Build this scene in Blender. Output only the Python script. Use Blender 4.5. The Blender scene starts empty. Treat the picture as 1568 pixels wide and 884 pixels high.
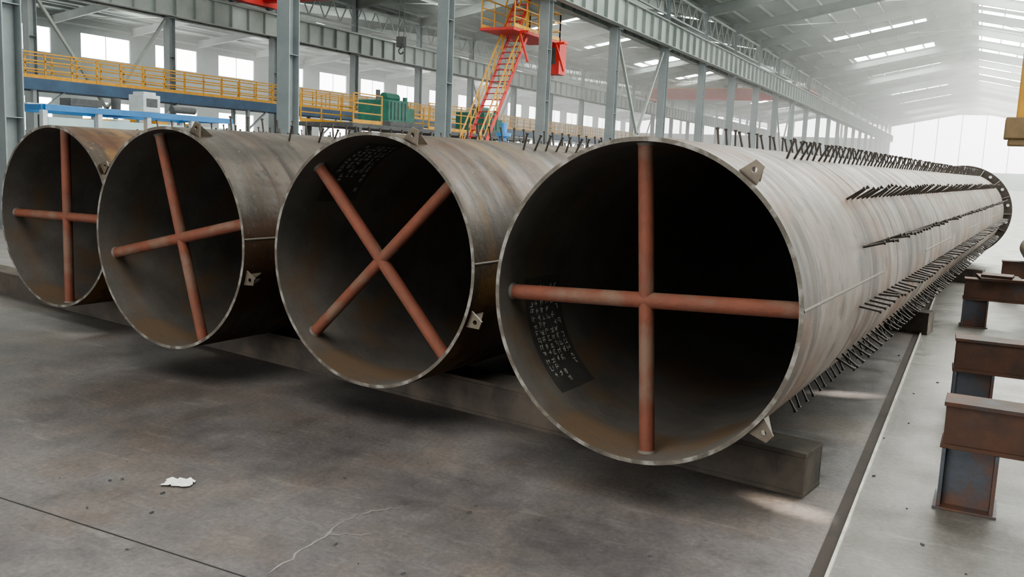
import bpy, math, random
from mathutils import Matrix, Vector
random.seed(7)
S=bpy.context.scene
COL=S.collection
PI=math.pi
try: S.view_settings.look='AgX - Medium High Contrast'
except Exception as ex: print(ex)
# ------------------------------------------------------------ materials
def mat(name,c1,c2=None,scale=3.0,rough=0.6,metal=0.0,bump=0.0,bscale=40,stretch=(1,1,1),emis=None,estr=0,detail=6,c3=None,s3=0.7,spec=.5):
    m=bpy.data.materials.new(name); m.use_nodes=True
    nt=m.node_tree; N=nt.nodes; L=nt.links
    b=N['Principled BSDF']
    b.inputs['Roughness'].default_value=rough
    b.inputs['Metallic'].default_value=metal
    b.inputs['Specular IOR Level'].default_value=spec
    b.inputs['Base Color'].default_value=(*c1,1)
    tc=N.new('ShaderNodeTexCoord')
    mp=N.new('ShaderNodeMapping'); mp.inputs['Scale'].default_value=stretch
    L.new(tc.outputs['Object'],mp.inputs['Vector'])
    if c2:
        n=N.new('ShaderNodeTexNoise'); n.inputs['Scale'].default_value=scale; n.inputs['Detail'].default_value=detail
        n.inputs['Roughness'].default_value=0.65
        L.new(mp.outputs[0],n.inputs['Vector'])
        r=N.new('ShaderNodeValToRGB'); r.color_ramp.elements[0].position=.35; r.color_ramp.elements[1].position=.65
        r.color_ramp.elements[0].color=(*c1,1); r.color_ramp.elements[1].color=(*c2,1)
        L.new(n.outputs[0],r.inputs[0])
        out=r.outputs[0]
        if c3:
            n3=N.new('ShaderNodeTexNoise'); n3.inputs['Scale'].default_value=s3; n3.inputs['Detail'].default_value=6
            L.new(mp.outputs[0],n3.inputs['Vector'])
            r3=N.new('ShaderNodeValToRGB'); r3.color_ramp.elements[0].position=.50; r3.color_ramp.elements[1].position=.64
            L.new(n3.outputs[0],r3.inputs[0])
            mx=N.new('ShaderNodeMix'); mx.data_type='RGBA'
            L.new(r3.outputs[0],mx.inputs[0]); L.new(out,mx.inputs[6]); mx.inputs[7].default_value=(*c3,1)
            out=mx.outputs[2]
        L.new(out,b.inputs['Base Color'])
    if bump>0:
        n2=N.new('ShaderNodeTexNoise'); n2.inputs['Scale'].default_value=bscale; n2.inputs['Detail'].default_value=4
        L.new(mp.outputs[0],n2.inputs['Vector'])
        bp=N.new('ShaderNodeBump'); bp.inputs['Strength'].default_value=bump; bp.inputs['Distance'].default_value=0.01
        L.new(n2.outputs[0],bp.inputs['Height']); L.new(bp.outputs[0],b.inputs['Normal'])
    if emis:
        b.inputs['Emission Color'].default_value=(*emis,1); b.inputs['Emission Strength'].default_value=estr
    return m

def pipe_mat(name,base,light,ochre,amount,seed,rustk=1.0,metal=.1,spec=.3,rustc=None):
    m=bpy.data.materials.new(name); m.use_nodes=True
    nt=m.node_tree; N=nt.nodes; L=nt.links; b=N['Principled BSDF']
    b.inputs['Metallic'].default_value=metal
    b.inputs['Specular IOR Level'].default_value=spec
    tc=N.new('ShaderNodeTexCoord')
    def noise(sc,scale,det=5,off=0):
        mp=N.new('ShaderNodeMapping'); mp.inputs['Scale'].default_value=sc; mp.inputs['Location'].default_value=(seed+off,seed*2.1,seed)
        L.new(tc.outputs['Object'],mp.inputs[0])
        n=N.new('ShaderNodeTexNoise'); n.inputs['Scale'].default_value=scale; n.inputs['Detail'].default_value=det; n.inputs['Roughness'].default_value=.6
        L.new(mp.outputs[0],n.inputs['Vector']); return n.outputs[0]
    def ramp(src,a,c,ca=(0,0,0),cb=(1,1,1)):
        r=N.new('ShaderNodeValToRGB'); e=r.color_ramp.elements
        e[0].position=a; e[1].position=c; e[0].color=(*ca,1); e[1].color=(*cb,1)
        L.new(src,r.inputs[0]); return r.outputs[0]
    def mix(f,a,bb):
        x=N.new('ShaderNodeMix'); x.data_type='RGBA'; L.new(f,x.inputs[0])
        for s,i in ((a,6),(bb,7)):
            if isinstance(s,tuple): x.inputs[i].default_value=(*s,1)
            else: L.new(s,x.inputs[i])
        return x.outputs[2]
    c=ramp(noise((1,1,1),2.6,8),.38,.62,base,light)
    bands=ramp(noise((.25,3.4,.25),1.6,4,3),.50,.60)
    c2=mix(bands,c,tuple(v*.62 for v in base))
    oc=ramp(noise((.3,2.2,.5),1.3,4,9),.62-amount,.70-amount)
    c3=mix(oc,c2,ochre)
    rust=ramp(noise((1.2,.6,1.2),1.9,8,17),.50,.60,(0,0,0),(rustk,)*3)
    c3=mix(rust,c3,rustc or tuple(v*k for v,k in zip(base,(1.15,.74,.50))))
    scale_=ramp(noise((1,1,1),6,8,23),.57,.65,(0,0,0),(.7,)*3)
    c3=mix(scale_,c3,tuple(v*.5 for v in base))
    stain=ramp(noise((2.2,.5,2.2),1.1,8,31),.53,.66,(0,0,0),(.55,)*3)
    c3=mix(stain,c3,tuple(v*.45 for v in base))
    sp=ramp(noise((1,1,1),30,3,5),.66,.76)
    c4=mix(sp,c3,tuple(min(1,v*1.5) for v in light))
    L.new(c4,b.inputs['Base Color'])
    rr=ramp(noise((.5,2,.5),3,4,1),.3,.7,(.45,.45,.45),(.72,.72,.72)); L.new(rr,b.inputs['Roughness'])
    bp=N.new('ShaderNodeBump'); bp.inputs['Strength'].default_value=.2; bp.inputs['Distance'].default_value=.01
    L.new(noise((1,1,1),25,3),bp.inputs['Height']); L.new(bp.outputs[0],b.inputs['Normal'])
    return m

M_col=mat('painted_grey_steel',(.24,.27,.275),(.17,.195,.205),.8,.5)
M_girder=mat('girder_grey',(.28,.31,.295),(.20,.23,.215),.6,.55)
M_roofsteel=mat('roof_steel_grey',(.24,.27,.255),(.17,.195,.185),.5,.6)
M_roof=mat('roof_sheet',(.25,.30,.28),(.19,.24,.22),.4,.6)
M_wall=mat('wall_sheet',(.24,.285,.28),(.17,.21,.21),.3,.6)
M_wallgreen=mat('wall_green',(.30,.42,.39),(.24,.34,.31),.3,.6)
M_sky=mat('skylight_panel_translucent',(.9,.95,.95),emis=(.97,1,.94),estr=15)
M_yel=mat('safety_yellow',(.58,.30,.03),(.45,.22,.03),3,.5)
M_red=mat('crane_red',(.55,.035,.03),(.40,.03,.025),2,.5)
M_blue=mat('machine_blue',(.04,.20,.46),(.03,.15,.36),2,.5)
M_dblue=mat('walkway_bluegrey',(.05,.10,.17),(.04,.07,.12),1,.6)
M_green=mat('machine_green',(.02,.14,.10),(.015,.08,.06),3,.5)
M_white=mat('machine_white',(.55,.58,.58),(.42,.45,.46),3,.5)
M_dark=mat('dark_machinery',(.05,.055,.06),(.09,.09,.09),5,.6)
M_brace=mat('primer_red_brace',(.185,.068,.044),(.125,.052,.036),5,.7,0,.3,60,c3=(.165,.10,.073),s3=5,spec=.3)
M_inner=mat('pipe_inner_millscale',(.175,.163,.15),(.11,.102,.095),2.5,.65,.05,.15,30,c3=(.165,.118,.08),s3=2.0,spec=.35)
M_rim=mat('cut_steel_rim',(.135,.12,.10),(.075,.065,.054),9,.6,.3,.3,60,c3=(.24,.23,.21),s3=12)
M_weld=mat('weld_seam',(.12,.103,.083),(.08,.068,.056),20,.6,.2)
M_stud=mat('stud_steel',(.07,.06,.052),(.045,.038,.034),20,.5,.4)
M_lug=mat('lug_plate_steel',(.14,.115,.085),(.085,.07,.055),12,.5,.4)
M_ink=mat('stencil_white',(.66,.68,.66))
M_patch=mat('stencil_black_ground',(.06,.057,.055),(.095,.09,.086),6,.7)
M_beam=mat('support_beam_rust',(.078,.066,.056),(.048,.042,.037),4,.85,.05,.3,25,c3=(.10,.083,.068),s3=3,spec=.3)
M_stand=mat('stand_steel',(.10,.050,.033),(.055,.038,.031),5,.75,.05,.25,25,c3=(.062,.06,.066),s3=4,spec=.3)
M_post=mat('stand_post_steel',(.08,.088,.107),(.05,.052,.06),4,.6,.2,.25,25,c3=(.12,.062,.042),s3=4)
M_railrust=mat('rail_rust',(.05,.034,.028),(.032,.026,.022),8,.8)
M_railedge=mat('rail_edge_steel',(.60,.58,.53),(.35,.33,.3),8,.4,.3)
M_paper=mat('paper',(.85,.85,.83))
M_mesh=mat('mullion',(.35,.38,.38))
M_crack=mat('crack_filler_pale',(.32,.31,.29),(.22,.21,.20),12,.8)

# ------------------------------------------------------------ mesh builder
class MB:
    def __init__(s): s.v=[];s.f=[];s.m=[];s.sm=[]
    def add(s,vs,fs,mi=0,smooth=False):
        o=len(s.v); s.v+= [tuple(v) for v in vs]
        for f in fs: s.f.append([i+o for i in f]); s.m.append(mi); s.sm.append(smooth)
    def box(s,c,d,rz=0,mi=0):
        cx,cy,cz=c; x,y,z=[k/2 for k in d]; ca,sa=math.cos(rz),math.sin(rz)
        vs=[(cx+a*x*ca-b*y*sa,cy+a*x*sa+b*y*ca,cz+e*z) for a in(-1,1) for b in(-1,1) for e in(-1,1)]
        s.add(vs,[(0,1,3,2),(4,6,7,5),(0,4,5,1),(2,3,7,6),(0,2,6,4),(1,5,7,3)],mi)
    def bar(s,p,q,w,h,mi=0,off=(0,0),up=(0,0,1)):
        p=Vector(p);q=Vector(q);d=(q-p).normalized();u=Vector(up)
        if abs(d.dot(u))>.98: u=Vector((0,1,0))
        r=d.cross(u).normalized();u=r.cross(d).normalized()
        vs=[]
        for e in(p,q):
            e=e+r*off[0]+u*off[1]
            for a,b in((-1,-1),(1,-1),(1,1),(-1,1)): vs.append(e+r*a*w/2+u*b*h/2)
        s.add(vs,[(0,1,2,3),(7,6,5,4),(0,4,5,1),(1,5,6,2),(2,6,7,3),(3,7,4,0)],mi)
    def ib(s,p,q,w,h,tf=.02,tw=.012,mi=0,up=(0,0,1)):
        s.bar(p,q,w,tf,mi,(0,h/2-tf/2),up); s.bar(p,q,w,tf,mi,(0,-h/2+tf/2),up); s.bar(p,q,tw,h-2*tf,mi,(0,0),up)
    def cyl(s,p,q,r,n=10,mi=0,cap=True,r2=None):
        p=Vector(p);q=Vector(q);d=(q-p).normalized();u=Vector((0,0,1))
        if abs(d.z)>.9:u=Vector((1,0,0))
        a=d.cross(u).normalized();b=d.cross(a).normalized(); r2=r if r2 is None else r2
        vs=[p+(a*math.cos(t)+b*math.sin(t))*r for t in[2*PI*i/n for i in range(n)]]
        vs+=[q+(a*math.cos(t)+b*math.sin(t))*r2 for t in[2*PI*i/n for i in range(n)]]
        s.add(vs,[(i,(i+1)%n,n+(i+1)%n,n+i) for i in range(n)],mi,True)
        if cap: s.add(vs,[tuple(range(n))[::-1],tuple(range(n,2*n))],mi)
    def rail(s,p,q,h=1.1,mi=0,step=1.5,r=.022):
        p=Vector(p);q=Vector(q);L=(q-p).length;n=max(1,int(L/step))
        for i in range(n+1):
            a=p+(q-p)*i/n; s.bar(a,a+Vector((0,0,h)),r*2,r*2,mi)
        for k in(.35,.68,1): s.bar(p+Vector((0,0,h*k)),q+Vector((0,0,h*k)),r*2,r*2,mi)
        s.bar(p+Vector((0,0,.07)),q+Vector((0,0,.07)),.015,.14,mi)
    def build(s,name,mats,parent=None,bevel=0):
        me=bpy.data.meshes.new(name); me.from_pydata(s.v,[],s.f); me.update()
        for m in mats: me.materials.append(m)
        me.polygons.foreach_set('material_index',s.m); me.polygons.foreach_set('use_smooth',s.sm)
        o=bpy.data.objects.new(name,me); COL.objects.link(o)
        if parent: o.parent=parent
        if bevel:
            b=o.modifiers.new('bev','BEVEL'); b.width=bevel; b.segments=2; b.limit_method='ANGLE'
        return o
def empty(name,loc=(0,0,0),rz=0):
    e=bpy.data.objects.new(name,None); COL.objects.link(e); e.location=loc; e.rotation_euler=(0,0,rz); e.empty_display_size=.3; return e

# ------------------------------------------------------------ camera
Yc=Vector((716,166,-1380)).normalized(); Zc=Vector((.042,1,.142)).normalized(); Xc=Yc.cross(Zc).normalized(); Zc=Xc.cross(Yc).normalized()
R=Matrix((Xc,Yc,Zc)).to_4x4()
cam=bpy.data.cameras.new('camera'); cam.lens=31.7; cam.sensor_width=36; cam.clip_end=600; cam.clip_start=.05
co=bpy.data.objects.new('camera',cam); COL.objects.link(co); co.matrix_world=Matrix.Translation((0,0,1.6))@R; S.camera=co

# ------------------------------------------------------------ pipes
RAD=.75; TH=.02; PL=16.0
PA=math.radians(-3.8)
def P(t,phi,r):   # local coords; phi clockwise from top seen from the front
    a=math.radians(phi); return Vector((math.sin(a)*r,t,math.cos(a)*r))
ROWS=[-62,-45,-28,-8,22,50,72,96,121,150]
def steel_pipe(loc,pm,cross,lugs,start,texts,seed):
    rnd=random.Random(seed)
    e=empty('steel_pipe',loc,PA)
    mb=MB(); n=128
    ts=[0,.012]+[i*.5 for i in range(1,int(PL*2)+1)]
    def tube(r,ts,mi,flip):
        vs=[P(t,360*i/n,r) for t in ts for i in range(n)]
        fs=[]
        for k in range(len(ts)-1):
            for i in range(n):
                f=(k*n+i,k*n+(i+1)%n,(k+1)*n+(i+1)%n,(k+1)*n+i)
                fs.append(f if flip else f[::-1])
        mb.add(vs,fs,mi,True)
    tube(RAD,ts,0,False); tube(RAD-TH,ts,1,True)
    for t in(0,PL):
        vs=[P(t,360*i/n,r) for r in(RAD-TH,RAD) for i in range(n)]
        fs=[(i,(i+1)%n,n+(i+1)%n,n+i) for i in range(n)]
        mb.add(vs,fs if t else [f[::-1] for f in fs],2)
    mb.build('shell',[pm,M_inner,M_rim],e)
    mb=MB()
    for t in[2.0*i+rnd.uniform(-.1,.1) for i in range(1,8)]:
        vs=[P(t+dt,360*i/n,RAD+rr) for dt,rr in((-.010,0),(-.004,.003),(.004,.003),(.010,0)) for i in range(n)]
        fs=[(k*n+i,k*n+(i+1)%n,(k+1)*n+(i+1)%n,(k+1)*n+i) for k in range(3) for i in range(n)]
        mb.add(vs,[f[::-1] for f in fs],0,True)
    for k in range(8):
        ph=86+(k%2)*180+ (7 if k%2 else 0)
        t0=2*k;t1=2*k+2
        vs=[P(t,ph+dp,RAD+rr) for t in(t0,t1) for dp,rr in((-.6,0),(-.3,.003),(.3,.003),(.6,0))]
        mb.add(vs,[(i,i+1,5+i,4+i) for i in range(3)],0,True)
    mb.build('weld_seams',[M_weld],e)
    for k,a in enumerate(cross):
        mb=MB(); tt=.13; rr=.038 if k==0 else .0365
        mb.cyl(P(tt,a,RAD-TH-.002),P(tt,a+180,RAD-TH-.002),rr,24,0,False)
        for aa in(a,a+180):
            mb.cyl(P(tt,aa,RAD-TH-.002),P(tt,aa,RAD-TH-.015),rr+.008,24,1,False,rr)
        mb.build('brace_bar_%d'%(k+1),[M_brace,M_inner],e)
    mb=MB()
    for ri,ph in enumerate(ROWS):
        t=start+rnd.uniform(0,.3)
        while t<PL-.5:
            w=rnd.uniform(-1,1); 
            if not (abs(ph)>140 and min(abs(t-b) for b in(.7,6.0,11.5))<.3) and rnd.random()>.02:
                p=P(t,ph,RAD-.003); q=P(t+rnd.uniform(-.008,.008),ph+w,RAD+.115)
                mb.cyl(p,q,.007,7,0,True)
                mb.cyl(q-(q-p).normalized()*.01,q,.0115,7,0,True)
            t+=.155
    mb.build('shear_studs',[M_stud],e)
    for k,a in enumerate(lugs):
        mb=MB()
        rad=Vector((math.sin(math.radians(a)),0,math.cos(math.radians(a)))); tan=Vector((math.cos(math.radians(a)),0,-math.sin(math.radians(a))))
        ax=Vector((0,1,0))
        def Q(r,t,s): return rad*r+ax*t+tan*s
        r0,r1=RAD-.004,RAD+.08; hw=.05; cr=RAD+.042; hr=.013; t0=.03
        outer=[]
        for i in range(16):
            th=2*PI*i/16; c,sn=math.cos(th),math.sin(th); k2=1/max(abs(c),abs(sn))
            x=c*k2*hw; y=sn*k2; y=(cr+ (r1-cr)*y) if y>0 else cr+(cr-r0)*y
            x*= 1-.55*max(0,(y-r0)/(r1-r0))
            outer.append((x,y))
        inner=[(math.cos(2*PI*i/16)*hr,cr+math.sin(2*PI*i/16)*hr) for i in range(16)]
        vs=[]
        for tt in(t0,t0+.012):
            vs+=[Q(y,tt,x) for x,y in outer]+[Q(y,tt,x) for x,y in inner]
        fs=[]
        for i in range(16):
            j=(i+1)%16
            fs+=[(i,j,16+j,16+i),(32+i,48+i,48+j,32+j),(i,32+i,32+j,j),(16+i,16+j,48+j,48+i)]
        mb.add(vs,fs,0)
        for s in(-.02,.02):
            vs=[Q(RAD-.004,t0+.01,s-.005),Q(RAD-.004,t0+.14,s-.005),Q(RAD+.07,t0+.01,s-.005),Q(RAD-.004,t0+.01,s+.005),Q(RAD-.004,t0+.14,s+.005),Q(RAD+.07,t0+.01,s+.005)]
            mb.add(vs,[(0,1,2),(5,4,3),(0,3,4,1),(1,4,5,2),(2,5,3,0)],0)
        mb.build('lug_bracket_%d'%(k+1),[M_lug],e)
    mb=MB(); ro=.89
    for t,fl in((PL-.03,0),(PL,1)):
        vs=[P(t,360*i/n,r) for r in(RAD-.01,ro) for i in range(n)]
        fs=[(i,(i+1)%n,n+(i+1)%n,n+i) for i in range(n)]
        mb.add(vs,[f[::-1] for f in fs] if not fl else fs,0)
    vs=[P(t,360*i/n,ro) for t in(PL-.03,PL) for i in range(n)]
    mb.add(vs,[(n+i,n+(i+1)%n,(i+1)%n,i) for i in range(n)],0,True)
    for i in range(16):
        a=360*i/16
        mb.add([P(PL-.2,a-.5,RAD-.003),P(PL-.03,a-.5,RAD-.003),P(PL-.03,a-.5,ro-.01),P(PL-.2,a+.5,RAD-.003),P(PL-.03,a+.5,RAD-.003),P(PL-.03,a+.5,ro-.01)],[(0,1,2),(5,4,3),(0,3,4,1),(1,4,5,2),(2,5,3,0)],0)
        mb.cyl(P(PL-.05,a+11,.82),P(PL-.03,a+11,.82),.028,10,1)
    mb.build('end_flange',[M_stud,M_white],e)
    for (ta,tb,pa,pb,rows) in texts:
        mb=MB(); rr=RAD-TH-.0015
        k=10
        vs=[P(t,pa-3+(pb-pa+6)*i/k,rr) for t in(ta-.03,tb+.03) for i in range(k+1)]
        mb.add(vs,[(i,i+1,k+2+i,k+1+i) for i in range(k)],1,True)
        rr-=.0015
        dt=(tb-ta)/rows; gs=dt*.66; da=math.degrees(gs*1.12/rr)
        for r in range(rows):
            nn=int(abs(pb-pa)/da*rnd.uniform(.72,1)); 
            for c in range(nn):
                if rnd.random()<.08: continue
                a0=pb-(c+1)*da
                t0=ta+r*dt+(dt-gs)/2
                st=[]
                kind=rnd.random()
                for _ in range(rnd.randint(2,3)):
                    y=rnd.choice([.08,.3,.5,.7,.92]); st.append((rnd.uniform(0,.3),y,rnd.uniform(.6,1),y))
                for _ in range(rnd.randint(1,2)):
                    x=rnd.choice([.1,.35,.5,.85]); st.append((x,rnd.uniform(0,.3),x,rnd.uniform(.6,1)))
                if kind>.6: st.append((.5,.5,rnd.choice([.05,.95]),.02))
                for x0,y0,x1,y1 in st:
                    dx,dy=x1-x0,y1-y0; l=math.hypot(dx,dy)+1e-6; nx,ny=-dy/l*.06,dx/l*.06
                    q=[P(t0+gs*(1-yy),a0+da*.85*(1-xx),rr) for xx,yy in((x0-nx,y0-ny),(x1-nx,y1-ny),(x1+nx,y1+ny),(x0+nx,y0+ny))]
                    mb.add(q,[(0,1,2,3)],0)
        mb.build('stencil_text',[M_ink,M_patch],e)
    return e
ZC=.98
pm4=pipe_mat('pipe_scale_a',(.092,.074,.062),(.146,.122,.103),(.115,.082,.054),-.03,1.0,.6,.25,.4)
pm3=pipe_mat('pipe_scale_b',(.050,.036,.026),(.086,.063,.045),(.115,.064,.018),.10,4.3)
pm2=pipe_mat('pipe_scale_c',(.047,.036,.028),(.080,.062,.049),(.075,.047,.025),.03,8.1)
pm1=pipe_mat('pipe_scale_d',(.068,.044,.026),(.110,.071,.040),(.15,.080,.026),.14,2.7)
steel_pipe((-1.335,3.87,ZC),pm4,(87,-4),(38,129),1.30,[(.28,.60,224,268,6)],11)
steel_pipe((-3.13,4.28,ZC),pm3,(-43,46),(21,110),1.1,[(.30,.62,-62,-22,6)],12)
steel_pipe((-4.83,4.33,ZC),pm2,(77,-17),(20,105),.6,[],13)
steel_pipe((-6.77,4.90,ZC),pm1,(0,89),(56,),.9,[],14)

def supp(p,q,name='support_beam'):
    p=Vector(p);q=Vector(q); mb=MB(); c=(p+q)/2
    d=(q-p); L=d.length; rz=math.atan2(d.y,d.x)
    mb.box((0,0,.217),(L,.26,.024)); mb.box((0,0,.012),(L,.26,.024))
    for y in(-.122,.122): mb.box((0,y,.1145),(L-.004,.018,.181))
    for x in(-L/2+.008,L/2-.008): mb.box((x,0,.1145),(.012,.226,.181))
    o=mb.build(name,[M_beam],None,.003); o.location=(c.x,c.y,0); o.rotation_euler=(0,0,rz); return o
dirb=Vector((-9.03,1.50,0)).normalized(); 
p0=Vector((-.60,4.62,0)); supp(p0+dirb*.0,p0+dirb*9.3)
p1=Vector((-.3,10.2,0)); supp(p1,p1+dirb*9.3)
p2=Vector((.2,15.7,0)); supp(p2,p2+dirb*9.3)

# ------------------------------------------------------------ floor
def floor_mat():
    m=bpy.data.materials.new('workshop_concrete'); m.use_nodes=True
    nt=m.node_tree;N=nt.nodes;L=nt.links;b=N['Principled BSDF']
    tc=N.new('ShaderNodeTexCoord')
    def noise(sc,scale,det=6,rot=0,ro=.6):
        mp=N.new('ShaderNodeMapping'); mp.inputs['Scale'].default_value=sc; mp.inputs['Rotation'].default_value=(0,0,rot)
        L.new(tc.outputs['Object'],mp.inputs[0]); n=N.new('ShaderNodeTexNoise'); n.inputs['Scale'].default_value=scale; n.inputs['Detail'].default_value=det; n.inputs['Roughness'].default_value=ro
        L.new(mp.outputs[0],n.inputs['Vector']); return n.outputs[0]
    def ramp(src,a,c,ca=(0,0,0),cb=(1,1,1)):
        r=N.new('ShaderNodeValToRGB'); e=r.color_ramp.elements; e[0].position=a;e[1].position=c;e[0].color=(*ca,1);e[1].color=(*cb,1)
        L.new(src,r.inputs[0]); return r.outputs[0]
    def mix(f,a,bb,mode='MIX'):
        x=N.new('ShaderNodeMix'); x.data_type='RGBA'; x.blend_type=mode
        if isinstance(f,float): x.inputs[0].default_value=f
        else: L.new(f,x.inputs[0])
        for s,i in((a,6),(bb,7)):
            if isinstance(s,tuple): x.inputs[i].default_value=(*s,1)
            else: L.new(s,x.inputs[i])
        return x.outputs[2]
    dark=ramp(noise((1,1,1),1.6,10,0,.7),.36,.66,(.115,.105,.107),(.185,.170,.166))
    brown=ramp(noise((1,1,1),.8,6,1,.65),.48,.60,(0,0,0),(.8,)*3)
    dark=mix(brown,dark,(.170,.140,.123))
    grime=ramp(noise((1,1,1),.55,7,2,.7),.50,.64,(0,0,0),(.5,)*3)
    dark=mix(grime,dark,(.10,.092,.093))
    light=ramp(noise((1,1,1),1.4,8,0,.7),.3,.7,(.105,.098,.088),(.16,.150,.136))
    sx=N.new('ShaderNodeSeparateXYZ'); L.new(tc.outputs['Object'],sx.inputs[0])
    cm=N.new('ShaderNodeMath'); cm.operation='GREATER_THAN'; L.new(sx.outputs[0],cm.inputs[0]); cm.inputs[1].default_value=-.40
    c=mix(cm.outputs[0],dark,light)
    fine=ramp(noise((1,1,1),40,8,0,.7),.3,.72,(.7,.7,.7),(1.28,1.28,1.28)); c=mix(1.0,c,fine,'MULTIPLY')
    med=ramp(noise((1,1,1),6,8,0,.75),.35,.65,(.82,.82,.82),(1.14,1.14,1.14)); c=mix(1.0,c,med,'MULTIPLY')
    streak=ramp(noise((1,6,1),2.0,8,.5,.75),.56,.68,(0,0,0),(.5,.5,.5)); c=mix(streak,c,(.26,.248,.235))
    st2=ramp(noise((5,1,1),2.4,8,-.3,.75),.56,.68,(0,0,0),(.45,.45,.45)); c=mix(st2,c,(.065,.058,.058))
    sp=ramp(noise((1,1,1),9,4,.2,.8),.64,.69,(0,0,0),(.5,.5,.5)); c=mix(sp,c,(.06,.054,.054))
    def joint(sock,off,period,w):
        a=N.new('ShaderNodeMath');a.operation='SUBTRACT';L.new(sock,a.inputs[0]);a.inputs[1].default_value=off-w/2
        f=N.new('ShaderNodeMath');f.operation='FLOORED_MODULO';L.new(a.outputs[0],f.inputs[0]);f.inputs[1].default_value=period
        g=N.new('ShaderNodeMath');g.operation='LESS_THAN';L.new(f.outputs[0],g.inputs[0]);g.inputs[1].default_value=w; return g.outputs[0]
    c=mix(joint(sx.outputs[1],2.43,6.0,.010),c,(.02,.018,.018))
    L.new(c,b.inputs['Base Color'])
    L.new(ramp(noise((1,1,1),3,5),.3,.7,(.40,.40,.40),(.64,.64,.64)),b.inputs['Roughness'])
    bp=N.new('ShaderNodeBump'); bp.inputs['Strength'].default_value=.3; bp.inputs['Distance'].default_value=.01
    L.new(noise((1,1,1),22,6),bp.inputs['Height']); L.new(bp.outputs[0],b.inputs['Normal'])
    return m
XL,XB,XA,XR=-66,-36.5,-15.8,12.0; Y0,Y1=-12,186
mb=MB(); mb.box(((XL+XR)/2,(Y0+Y1)/2,-.1),(XR-XL,Y1-Y0,.2)); mb.build('floor',[floor_mat()])
mb=MB(); mb.box((-.418,60,.001),(.058,140,.006),0,0); mb.box((-.382,60,.009),(.013,140,.022),0,1); mb.build('floor_rail',[M_railrust,M_railedge])
mb=MB(); rn=random.Random(5)
def crack(p,q,w):
    p=Vector(p);q=Vector(q);n=14; pts=[]
    d=(q-p); s=Vector((-d.y,d.x,0)).normalized()
    for i in range(n+1):
        c=p+d*i/n+s*rn.uniform(-.012,.012); ww=w*rn.uniform(.4,1.2)*(1-abs(2*i/n-1)**3*.8)
        pts+= [c-s*ww,c+s*ww]
    mb.add(pts,[(2*i,2*i+2,2*i+3,2*i+1) for i in range(n)],0)
crack((-2.256,2.5,.0015),(-2.34,3.15,.0015),.007); crack((-2.3,2.9,.0015),(-2.12,3.02,.0015),.005); crack((-2.36,3.1,.0015),(-2.2,3.35,.0015),.0045)
mb.build('floor_crack',[M_crack])

# ------------------------------------------------------------ roof
EZ=11.6
bays=[(XL,XB,13.6),(XB,XA,13.4),(XA,XR,14.4)]
def rz(X):
    for a,b,pk in bays:
        if a<=X<=b:
            m=(a+b)/2; return EZ+(pk-EZ)*(1-abs(X-m)/((b-a)/2))
    return EZ
mb=MB(); sk=MB(); pu=MB()
for a,b,pk in bays:
    m=(a+b)/2
    for (x0,z0,x1,z1) in((a,EZ,m,pk),(m,pk,b,EZ)):
        mb.add([(x0,Y0,z0),(x1,Y0,z1),(x1,Y1,z1),(x0,Y1,z0),(x0,Y0,z0+.12),(x1,Y0,z1+.12),(x1,Y1,z1+.12),(x0,Y1,z0+.12)],[(3,2,1,0),(4,5,6,7),(0,1,5,4),(2,3,7,6)],0)
        n=int(abs(x1-x0)/1.5)
        for i in range(1,n+1):
            X=x0+(x1-x0)*(i-.5)/n; Z=z0+(z1-z0)*(i-.5)/n-.16
            pu.box((X,(Y0+Y1)/2,Z),(.07,Y1-Y0,.2))
        dense=(a==XA and x0==m)
        ys=[]; y=12.0
        while y<182:
            ys.append(y); y+=4.5 if dense else 13.5
        for y in ys:
            f0,f1=(.04,.97) if dense else (.30,.78)
            w=1.3
            xs0=x0+(x1-x0)*f0; xs1=x0+(x1-x0)*f1; zs0=z0+(z1-z0)*f0-.03; zs1=z0+(z1-z0)*f1-.03
            sk.add([(xs0,y-w,zs0),(xs1,y-w,zs1),(xs1,y+w,zs1),(xs0,y+w,zs0)],[(3,2,1,0)],0)
mb.build('ceiling',[M_roof]); sk.build('skylight_panels',[M_sky]); pu.build('roof_purlins',[M_roofsteel])
ra=MB()
ysr=[10.6+7.5*i for i in range(-3,24)]
for y in ysr:
    for a,b,pk in bays:
        m=(a+b)/2
        ra.ib((a,y,EZ-.6),(m,y,pk-.55),.25,.6,.02,.012); ra.ib((m,y,pk-.55),(b,y,EZ-.6),.25,.6,.02,.012)
for i in range(0,len(ysr)-1,2):
    for a,b,pk in bays:
        m=(a+b)/2
        for k in range(2):
            xa=a+(m-a)*k/2; xb=a+(m-a)*(k+1)/2; ra.bar((xa,ysr[i],rz(xa)-.45),(xb,ysr[i+1],rz(xb)-.45),.05,.05)
            xa=m+(b-m)*k/2; xb=m+(b-m)*(k+1)/2; ra.bar((xa,ysr[i],rz(xa)-.45),(xb,ysr[i+1],rz(xb)-.45),.05,.05)
ra.build('roof_rafters',[M_roofsteel])

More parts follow.
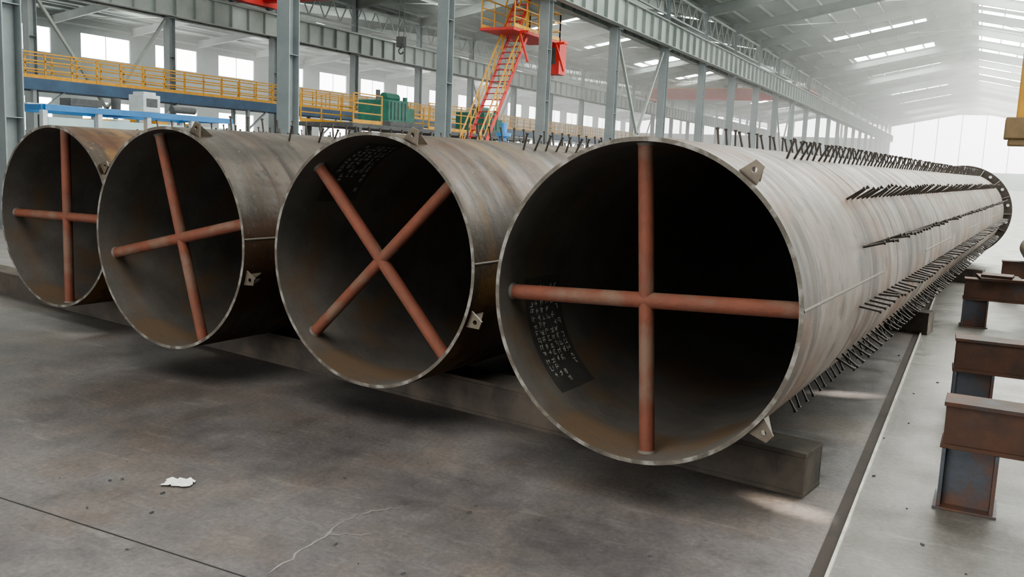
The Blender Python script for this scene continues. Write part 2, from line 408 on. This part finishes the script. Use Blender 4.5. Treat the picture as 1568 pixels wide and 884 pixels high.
# ------------------------------------------------------------ columns (shared mesh)
mb=MB(); GZ=7.9
for s in(-.18,.18): mb.box((0,s,GZ/2+.02),(.40,.025,GZ-.04))
mb.box((0,0,GZ/2+.02),(.02,.335,GZ-.04))
mb.box((0,0,.02),(.6,.6,.04)); mb.box((0,0,GZ-.02),(.6,.5,.04))
for z in(2,4,6): mb.box((0,0,z),(.38,.335,.015))
for s in(-.15,.15): mb.box((-.0,s,9.65),(.3,.02,3.5))
mb.box((0,0,9.65),(.014,.28,3.5))
colmesh=None
for X,ys in((XA,ysr),(XB,ysr),(XR,ysr[4:])):
    for y in ys:
        if y<8 and X==XA: continue
        if colmesh is None:
            o=mb.build('steel_column',[M_col]); colmesh=o.data
        else:
            o=bpy.data.objects.new('steel_column',colmesh); COL.objects.link(o)
        o.location=(X if X!=XR else XR-.35,y,0)
for X in(XA,XB,XR-1):
    ya,yb=(8,Y1-1) if X!=XR-1 else (38,Y1-1)
    for sx in((-.45,.45) if X!=XR-1 else (0,)):
        mb=MB(); xx=X+sx*1.0
        mb.ib((xx,ya,GZ+.62),(xx,yb,GZ+.62),.36,1.2,.03,.014)
        y=ya
        while y<yb:
            for s in(-1,1): mb.box((xx+s*.09,y,GZ+.62),(.16,.012,1.12))
            y+=1.25
        mb.box((xx,(ya+yb)/2,GZ+1.27),(.07,yb-ya,.1))
        mb.build('crane_runway_girder',[M_girder])
mb=MB()
for X in(XA,XB):
    for i,y in enumerate(ysr[:-1]):
        if y<8: continue
        mb.bar((X,y,10.9),(X,y+7.5,10.9),.12,.12); mb.bar((X,y,9.7),(X,y+7.5,9.7),.09,.09)
        for k in range(5):
            a=y+1.5*k; 
            mb.bar((X,a,9.7),(X,a+.75,10.9),.06,.06); mb.bar((X,a+.75,10.9),(X,a+1.5,9.7),.06,.06)
mb.build('longitudinal_lattice_truss',[M_girder])
mb=MB()
for X,idx in((XA,(7,12,17,22)),(XB,(5,10,15,20))):
    for i in idx:
        y=ysr[i]
        mb.bar((X,y+.3,GZ-.2),(X,y+3.75,3.2),.12,.12); mb.bar((X,y+7.2,GZ-.2),(X,y+3.75,3.2),.12,.12)
        mb.bar((X,y+3.75,3.2),(X,y+.3,.2),.12,.12); mb.bar((X,y+3.75,3.2),(X,y+7.2,.2),.12,.12)
mb.build('column_cross_bracing',[M_girder])

# ------------------------------------------------------------ walls
def wall_x(name,X,ya,yb,bands,step,ww,m,H=EZ):
    mb=MB(); T=.15
    z=0
    for (z0,z1) in bands:
        mb.box((X,(ya+yb)/2,(z+z0)/2),(T,yb-ya,z0-z)); 
        y=ya
        while y<yb-.01:
            e=min(y+step-ww,yb)
            mb.box((X,(y+e)/2,(z0+z1)/2),(T,e-y,z1-z0)); 
            a=e;b=min(y+step,yb)
            if b>a+.2:
                for k in(0,.5,1): mb.box((X,a+(b-a)*k,(z0+z1)/2),(.06,.05,z1-z0),0,1)
            y+=step
        z=z1
    mb.box((X,(ya+yb)/2,(z+H)/2),(T,yb-ya,H-z))
    for zz in(1.5,6.5,H-.6): mb.box((X+(.12 if X<0 else -.12),(ya+yb)/2,zz),(.08,yb-ya,.15),0,1)
    mb.build(name,[m,M_mesh])
wall_x('wall_left',XL,Y0,Y1,[(2.4,5.0),(8.5,10.4)],7.5,4.8,M_wall)
wall_x('wall_right',XR,30,Y1,[(2.6,4.6),(8.6,10.6)],7.5,5.2,M_wallgreen)
mb=MB(); mb.box((XR,9,8.6),(.15,42,6)); mb.box((XR,-5,2.8),(.15,14,5.6)); mb.box((XR,26,2.8),(.15,8,5.6)); mb.build('wall_right_light_opening',[M_wallgreen])  # unseen wall around an invented opening that lets side light onto the pipes
mb=MB(); mb.box(((XL+XR)/2,Y0,9.3),(XR-XL,.15,7.4)) 
for x0,x1 in((XL,-15),(-1,XR)): mb.box(((x0+x1)/2,Y0,2.8),(x1-x0,.15,5.6))
mb.build('wall_near',[M_wall])  # unseen wall added to limit daylight from behind the camera, gap left open
mb=MB(); T=.15
def wy(x0,x1,z0,z1,mi=0): mb.box(((x0+x1)/2,Y1,(z0+z1)/2),(x1-x0,T,z1-z0),0,mi)
wy(XL,XA,0,2.2); wy(XL,XA,4.6,8.6); 
for i in range(11):
    x=XL+ (XA-XL)*i/11; wy(x,x+.8,2.2,4.6); wy(x,x+.5,8.6,12.2)
wy(XL,XA,12.2,13.6)
wy(XA,XR,0,3.0,2); wy(XA,XR,13.2,14.5)
for i in range(8):
    x=XA+(XR-XA)*i/7; wy(x-.06,x+.06,3.0,13.2,1)
mb.build('wall_far',[M_wall,M_mesh,M_wallgreen])

# ------------------------------------------------------------ elevated walkway
mb=MB(); WX=-34.6; wz=4.1
mb.box((WX,72,wz-.25),(1.3,124,.46),0,0)
for y in range(12,134,6):
    for dx in(-.5,.5): mb.box((WX+dx,y,(wz-.48)/2),(.16,.16,wz-.48),0,2)
    mb.bar((WX+.5,y,wz-1.5),(WX+.5,y+1.4,wz-.48),.08,.08,2)
mb.rail((WX+.63,10,wz-.02),(WX+.63,134,wz-.02),1.0,1,1.2,.026)
mb.rail((WX-.63,10,wz-.02),(WX-.63,134,wz-.02),1.0,1,1.2,.026)
mb.build('elevated_walkway',[M_dblue,M_yel,M_col])

mb=MB(); pz=2.75
mb.box((-22.2,35,pz-.08),(2.6,15,.16),0,0)
for y in(28,33,38,42):
    for dx in(-1.2,1.2): mb.box((-22.2+dx,y,(pz-.16)/2),(.18,.18,pz-.16),0,0)
mb.rail((-20.95,27.6,pz),(-20.95,29.4,pz),1.1,1,.9); mb.rail((-20.95,32.8,pz),(-20.95,36.8,pz),1.1,1,1.2); mb.rail((-23.45,27.6,pz),(-23.45,42.4,pz),1.1,1,1.2)
mb.build('machine_platform',[M_dark,M_yel])
def green_unit(loc,s):
    e=empty('green_drive_unit',loc)
    mb=MB()
    mb.box((0,0,.1),(1.5*s,1.9*s,.2),0,1)
    mb.box((0,-.3*s,.62),(1.2*s,1.1*s,.85),0,0)
    mb.box((0,.6*s,.5),(.9*s,.55*s,.6),0,0)
    for k in range(5): mb.box((.61*s,-.7*s+k*.2*s,.62),(.03,.05,.7),0,1)
    mb.build('housing',[M_green,M_dark],e,.03)
    mb=MB(); mb.cyl((0,-.3*s,1.2),(.0,.45*s,1.2),.18,16,0); mb.cyl((0,-.6*s,1.0),(0,-.6*s,1.45),.09,12,1); mb.cyl((.3,.6*s,.8),(.3,.6*s,1.25),.1,12,0)
    mb.cyl((-.3,.2,1.02),(-.3,.2,1.3),.14,14,0)
    mb.build('motor',[M_green,M_dark],e)
green_unit((-21.9,31.2,pz),1.25); green_unit((-21.9,39.0,pz),1.3)

# ------------------------------------------------------------ crane access stair
e=empty('crane_access_stair',(-17.1,0,0))
mb=MB(); 
b0=Vector((0,28.6,0)); b1=Vector((0,33.3,6.6))
for dx in(-.4,.4):
    mb.bar(b0+Vector((dx,0,0)),b1+Vector((dx,0,0)),.04,.16,0)
    mb.bar(b0+Vector((dx,0,1.0)),b1+Vector((dx,0,1.0)),.045,.045,1); mb.bar(b0+Vector((dx,0,.5)),b1+Vector((dx,0,.5)),.03,.03,1)
    for k in range(9):
        p=b0+(b1-b0)*(k/8)+Vector((dx,0,0)); mb.bar(p,p+Vector((0,0,1.0)),.04,.04,1)
for k in range(1,27):
    p=b0+(b1-b0)*(k/27); mb.box(p,(.8,.18,.025),0,0)
mb.build('lower_flight',[M_red,M_yel],e)
mb=MB()
mb.box((0,33.6,6.6),(1.5,4.4,.10),0,0)
mb.rail((.72,31.5,6.67),(.72,35.7,6.67),1.1,1,1.0,.02); mb.rail((-.72,31.5,6.67),(-.72,35.7,6.67),1.1,1,1.0,.02); mb.rail((-.72,35.7,6.67),(.72,35.7,6.67),1.1,1,.8,.02)
for y in(32,35.4):
    mb.bar((.7,y,6.5),(1.1,y,5.4),.08,.08,0); mb.bar((.7,y,6.55),(1.1,y,6.55),.08,.08,0)
mb.bar((-.3,32.6,6.6),(-.3,34.4,9.3),.04,.15,0); mb.bar((.3,32.6,6.6),(.3,34.4,9.3),.04,.15,0)
mb.bar((-.3,32.6,7.6),(-.3,34.4,10.2),.04,.04,1); mb.bar((.3,32.6,7.6),(.3,34.4,10.2),.04,.04,1)
for k in range(1,11):
    p=Vector((0,32.6,6.6))+(Vector((0,1.8,2.7)))*(k/11); mb.box(p,(.6,.18,.03),0,0)
mb.build('landing_and_upper_flight',[M_red,M_yel],e)
mb=MB(); mb.box((.2,36.3,6.0),(.85,.7,1.3),0,0); mb.box((.2,36.3,6.72),(.95,.8,.12),0,0); mb.box((.2,35.94,6.1),(.5,.02,.7),0,1); mb.box((.2,35.7,6.6),(.8,.8,.08),0,0)
mb.build('red_cabinet',[M_red,M_dark],e)

mb=MB(); bx,by=-14.6,27.6; mb.cyl((bx,by,0),(bx,by,2.45),.17,18,0); mb.cyl((bx,by,2.4),(bx,by,2.52),.26,18,0); mb.cyl((bx,by,2.52),(bx,by,2.85),.12,14,0); mb.box((bx,by,.03),(.7,.7,.06),0,0)
mb.build('blue_pump_column',[M_blue])

def bridge(y,z,name='overhead_bridge_crane',hook=None):
    e=empty(name,(0,y,0)); mb=MB()
    for dy in(-.9,.9):
        mb.box(((XA+XB)/2,dy,z+.45),(XA-XB-1.2,.45,1.1),0,0)
    for X in(XA-.75,XB+.75):
        mb.box((X,0,z-.05),(.45,3.6,.5),0,0)
        for dy in(-1.4,1.4): mb.cyl((X-.12,dy,z-.22),(X+.12,dy,z-.22),.22,16,1)
    mb.rail(((XA-1.3),-1.15,z+1.0),(XB+1.3,-1.15,z+1.0),1.0,2,1.5,.02)
    mb.build('bridge_girders',[M_red,M_dark,M_yel],e)
    mb=MB(); hx=(XA+XB)/2 if hook is None else hook[0]
    mb.box((hx,0,z+1.2),(1.6,2.3,.5),0,0); mb.cyl((hx-.5,0,z+1.6),(hx+.5,0,z+1.6),.25,14,0)
    hz=(z-1.5) if hook is None else hook[1]
    for dx in(-.15,.15): mb.cyl((hx+dx,0,hz+.5),(hx+dx,0,z+1.1),.015,6,1)
    mb.box((hx,0,hz+.35),(.42,.25,.5),0,0)
    pts=[(hx+math.cos(t)*.14,0,hz-.08+math.sin(t)*.14) for t in[PI*.5+i*PI*1.4/10 for i in range(11)]]
    mb.cyl((hx,0,hz+.12),pts[0],.035,8,1)
    for a,b in zip(pts,pts[1:]): mb.cyl(a,b,.035,8,1)
    mb.build('hoist_trolley',[M_dark,M_dark],e)
bridge(38,GZ+1.75,hook=(-26,6.8)); bridge(105,GZ+1.75)

# ------------------------------------------------------------ blue frame carriage (left)
M_acr=mat('acrylic_panel',(.42,.55,.56),(.33,.46,.48),1,.2)
e=empty('blue_frame_carriage',(-20,13.6,0)); mb=MB()
for x in(-1,1):
    mb.box((x,2.9,2.36),(.14,5.8,.14),0,0)
    mb.box((x,2.9,1.0),(.1,5.8,.12),0,0)
    for y in(0,1.45,2.9,4.35,5.8): mb.box((x,y,1.2),(.12,.12,2.2),0,1)
for y in(0,2.9,5.8): mb.box((0,y,2.36),(2,.12,.12),0,0)
for y in(0,5.8):
    for x in(-1,1): mb.cyl((x-.06,y,.16),(x+.06,y,.16),.16,14,3)
mb.box((0,2.9,.38),(2,5.8,.16),0,0)
mb.box((0,2.9,2.44),(.9,5.8,.04),0,1)
for y in(.72,2.17,3.62,5.07): mb.box((.98,y,1.75),(.02,1.2,.8),0,2)
mb.build('frame',[M_blue,M_white,M_acr,M_dark],e)
mb=MB(); mb.box((.2,3.5,2.68),(.55,.55,.44),0,0); mb.box((.48,3.5,2.7),(.02,.35,.22),0,1); mb.box((.2,3.5,2.94),(.4,.4,.08),0,0)
mb.cyl((.2,2.6,2.46),(.2,2.6,2.75),.12,14,1); mb.box((.2,1.6,2.56),(.4,.9,.18),0,1); mb.cyl((.2,4.4,2.6),(.2,5.2,2.6),.1,14,1)
mb.build('control_cabinet',[M_white,M_dark],e,.015)
e=empty('welding_equipment_rack',(-24.5,19,0)); mb=MB()
for x in(-.5,.5):
    for y in(0,1.5,3,4.5): mb.box((x,y,1.1),(.08,.08,2.2),0,0)
for z in(.5,1.2,2.0): mb.box((0,2.25,z),(1.1,4.6,.05),0,0)
mb.build('rack_frame',[M_blue],e)
mb=MB()
for k in range(6):
    y=.3+k*.75
    for z in(.525,1.225,2.025): 
        h=random.uniform(.3,.5); mb.box((0,y,z+h/2),(.7,.5,h),0,random.choice([0,1,2]))
mb.build('welding_power_sources',[M_white,M_dark,M_yel],e,.03)

# ------------------------------------------------------------ stands at the right
def stand(y,tilt=0,xo=0):
    e=empty('beam_stand',(xo,y,0),tilt)
    mb=MB(); x0=-.03
    for dx in(0,1.25):
        for s in(-.115,.115): mb.box((x0+.125+dx+s,0,.155),(.018,.24,.29),0,0)
        mb.box((x0+.125+dx,-.06,.155),(.212,.014,.29),0,0)
        mb.box((x0+.125+dx,0,.006),(.28,.28,.012),0,0)
    mb.build('stub_posts',[M_post],e,.002)
    mb=MB()
    mb.box((x0+.80,0,.52),(1.62,.22,.02)); mb.box((x0+.80,0,.31),(1.62,.22,.02))
    for yy in(-.09,.09): mb.box((x0+.80,yy,.415),(1.60,.014,.19))
    for xx in(x0+.02,x0+1.58): mb.box((xx,0,.415),(.012,.17,.19))
    mb.build('cross_beam',[M_stand],e,.002)
    return e
stand(4.87,-.02); stand(6.87,.03); stand(11.1,.02); stand(14.0,0,.42)
mb=MB(); n=32
def ring(t,r): return [Vector((.75+r*math.cos(2*PI*i/n),t,.532+.155+r*math.sin(2*PI*i/n))) for i in range(n)]
for r,fl in((.155,0),(.143,1)):
    vs=ring(10.7,r)+ring(14.6,r); mb.add(vs,[(i,(i+1)%n,n+(i+1)%n,n+i) if fl==0 else (i,n+i,n+(i+1)%n,(i+1)%n) for i in range(n)],0,True)
for t in(10.7,14.6):
    vs=ring(t,.143)+ring(t,.155); mb.add(vs,[(i,(i+1)%n,n+(i+1)%n,n+i) for i in range(n)],0)
mb.build('small_steel_tube',[M_lug])
mb=MB(); mb.box((.30,11.15,.545),(.42,.5,.03),.1,0); mb.box((.28,11.1,.575),(.3,.3,.03),-.1,0)
mb.build('steel_plate_offcuts',[M_stand],None,.003)

M_jibbox=mat('jib_head_tan',(.22,.15,.07),(.14,.10,.06),4,.6)
e=empty('jib_crane',(3.2,8,0)); mb=MB()
mb.cyl((0,0,0),(0,0,3.6),.15,20,0); mb.box((0,0,.02),(.7,.7,.04),0,0)
for a in range(4): 
    mb.box((.2*math.cos(a*PI/2),.2*math.sin(a*PI/2),.15),(.2 if a%2==0 else .02,.02 if a%2==0 else .2,.25),0,0)
mb.ib((.1,0,3.3),(-3.1,0,3.3),.14,.26,.014,.01,0)
mb.bar((0,0,3.58),(-2,0,3.4),.04,.04,0)
mb.build('mast_and_boom',[M_yel],e)
mb=MB(); mb.box((-2.93,0,3.1),(.3,.24,.16),0,1); mb.box((-2.90,0,2.56),(.20,.18,1.0),0,0); mb.box((-2.90,0,2.00),(.34,.3,.16),0,1); mb.box((-2.90,0,1.895),(.28,.24,.05),0,1)
mb.build('hanging_hoist_head',[M_yel,M_jibbox],e,.01)

me=MB(); k=9
rn=random.Random(3)
vs=[];
for i in range(k):
    for j in range(k):
        u,v=i/(k-1)-.5,j/(k-1)-.5
        vs.append((u*.14+rn.uniform(-.008,.008),v*.09+rn.uniform(-.008,.008),.004+abs(rn.gauss(0,.014))*(1-1.2*max(abs(u),abs(v)))))
fs=[(i*k+j,(i+1)*k+j,(i+1)*k+j+1,i*k+j+1) for i in range(k-1) for j in range(k-1)]
me.add(vs,fs,0); o=me.build('crumpled_paper',[M_paper]); o.location=(-3.26,2.98,0); o.rotation_euler=(0,0,.5)
mb=MB()
for i in range(110):
    x,y=rn.uniform(-4,1.2),rn.uniform(2.2,9)
    if -2.2<x<-.5 and y>4: continue
    s=rn.uniform(.003,.010); mb.box((x,y,s/2),(s*rn.uniform(1,3),s,s),rn.uniform(0,3))
mb.build('floor_debris',[M_dark])

# ------------------------------------------------------------ dusty air in the far part of the hall
hz=bpy.data.materials.new('dusty_air'); hz.use_nodes=True; nt=hz.node_tree
for nn in list(nt.nodes): 
    if nn.type=='BSDF_PRINCIPLED': nt.nodes.remove(nn)
vs_=nt.nodes.new('ShaderNodeVolumeScatter'); vs_.inputs['Density'].default_value=.009; vs_.inputs['Anisotropy'].default_value=.6; vs_.inputs['Color'].default_value=(.98,1,.95,1)
nt.links.new(vs_.outputs[0],nt.nodes['Material Output'].inputs['Volume'])
ya=44; mb=MB(); mb.box(((XL+XR)/2,(ya+184)/2,7.3),(XR-XL-.6,184-ya,14.2)); mb.build('dusty_air',[hz])

# ------------------------------------------------------------ light
w=bpy.data.worlds.new('World'); S.world=w; w.use_nodes=True
bg=w.node_tree.nodes['Background']; bg.inputs[0].default_value=(1,1,.97,1); bg.inputs[1].default_value=9.0
def area(name,loc,size,sy,en,rot=(0,0,0),col=(1,.96,.89)):
    l=bpy.data.lights.new(name,'AREA'); l.shape='RECTANGLE'; l.size=size; l.size_y=sy; l.energy=en; l.color=col
    o=bpy.data.objects.new(name,l); COL.objects.link(o); o.location=loc; o.rotation_euler=rot
for y in(-3,24,50,85,130): area('roof_fill_light',(-1,y,11),6,10,1200)  # added fill areas below the roof to brighten the hall, no real fixtures
for y in(25,60,110): area('roof_fill_light',(-26,y,11),6,12,900)
for y in(40,90): area('roof_fill_light',(-51,y,11),8,12,900)
def shaft(src,dst,ang,en):
    l=bpy.data.lights.new('sun_shaft_lamp','SPOT'); l.energy=en; l.spot_size=math.radians(ang); l.spot_blend=1.0; l.shadow_soft_size=.04; l.color=(1,.93,.8)
    o=bpy.data.objects.new('sun_shaft_lamp',l); COL.objects.link(o); o.location=src
    o.rotation_euler=(Vector(dst)-Vector(src)).to_track_quat('-Z','Y').to_euler()
shaft((11,1,5.5),(-.64,4.33,0),.85,48000); shaft((11,12,5.5),(-.70,6.9,0),1.0,48000); shaft((11,11.4,5.5),(-.68,6.3,0),.7,48000)
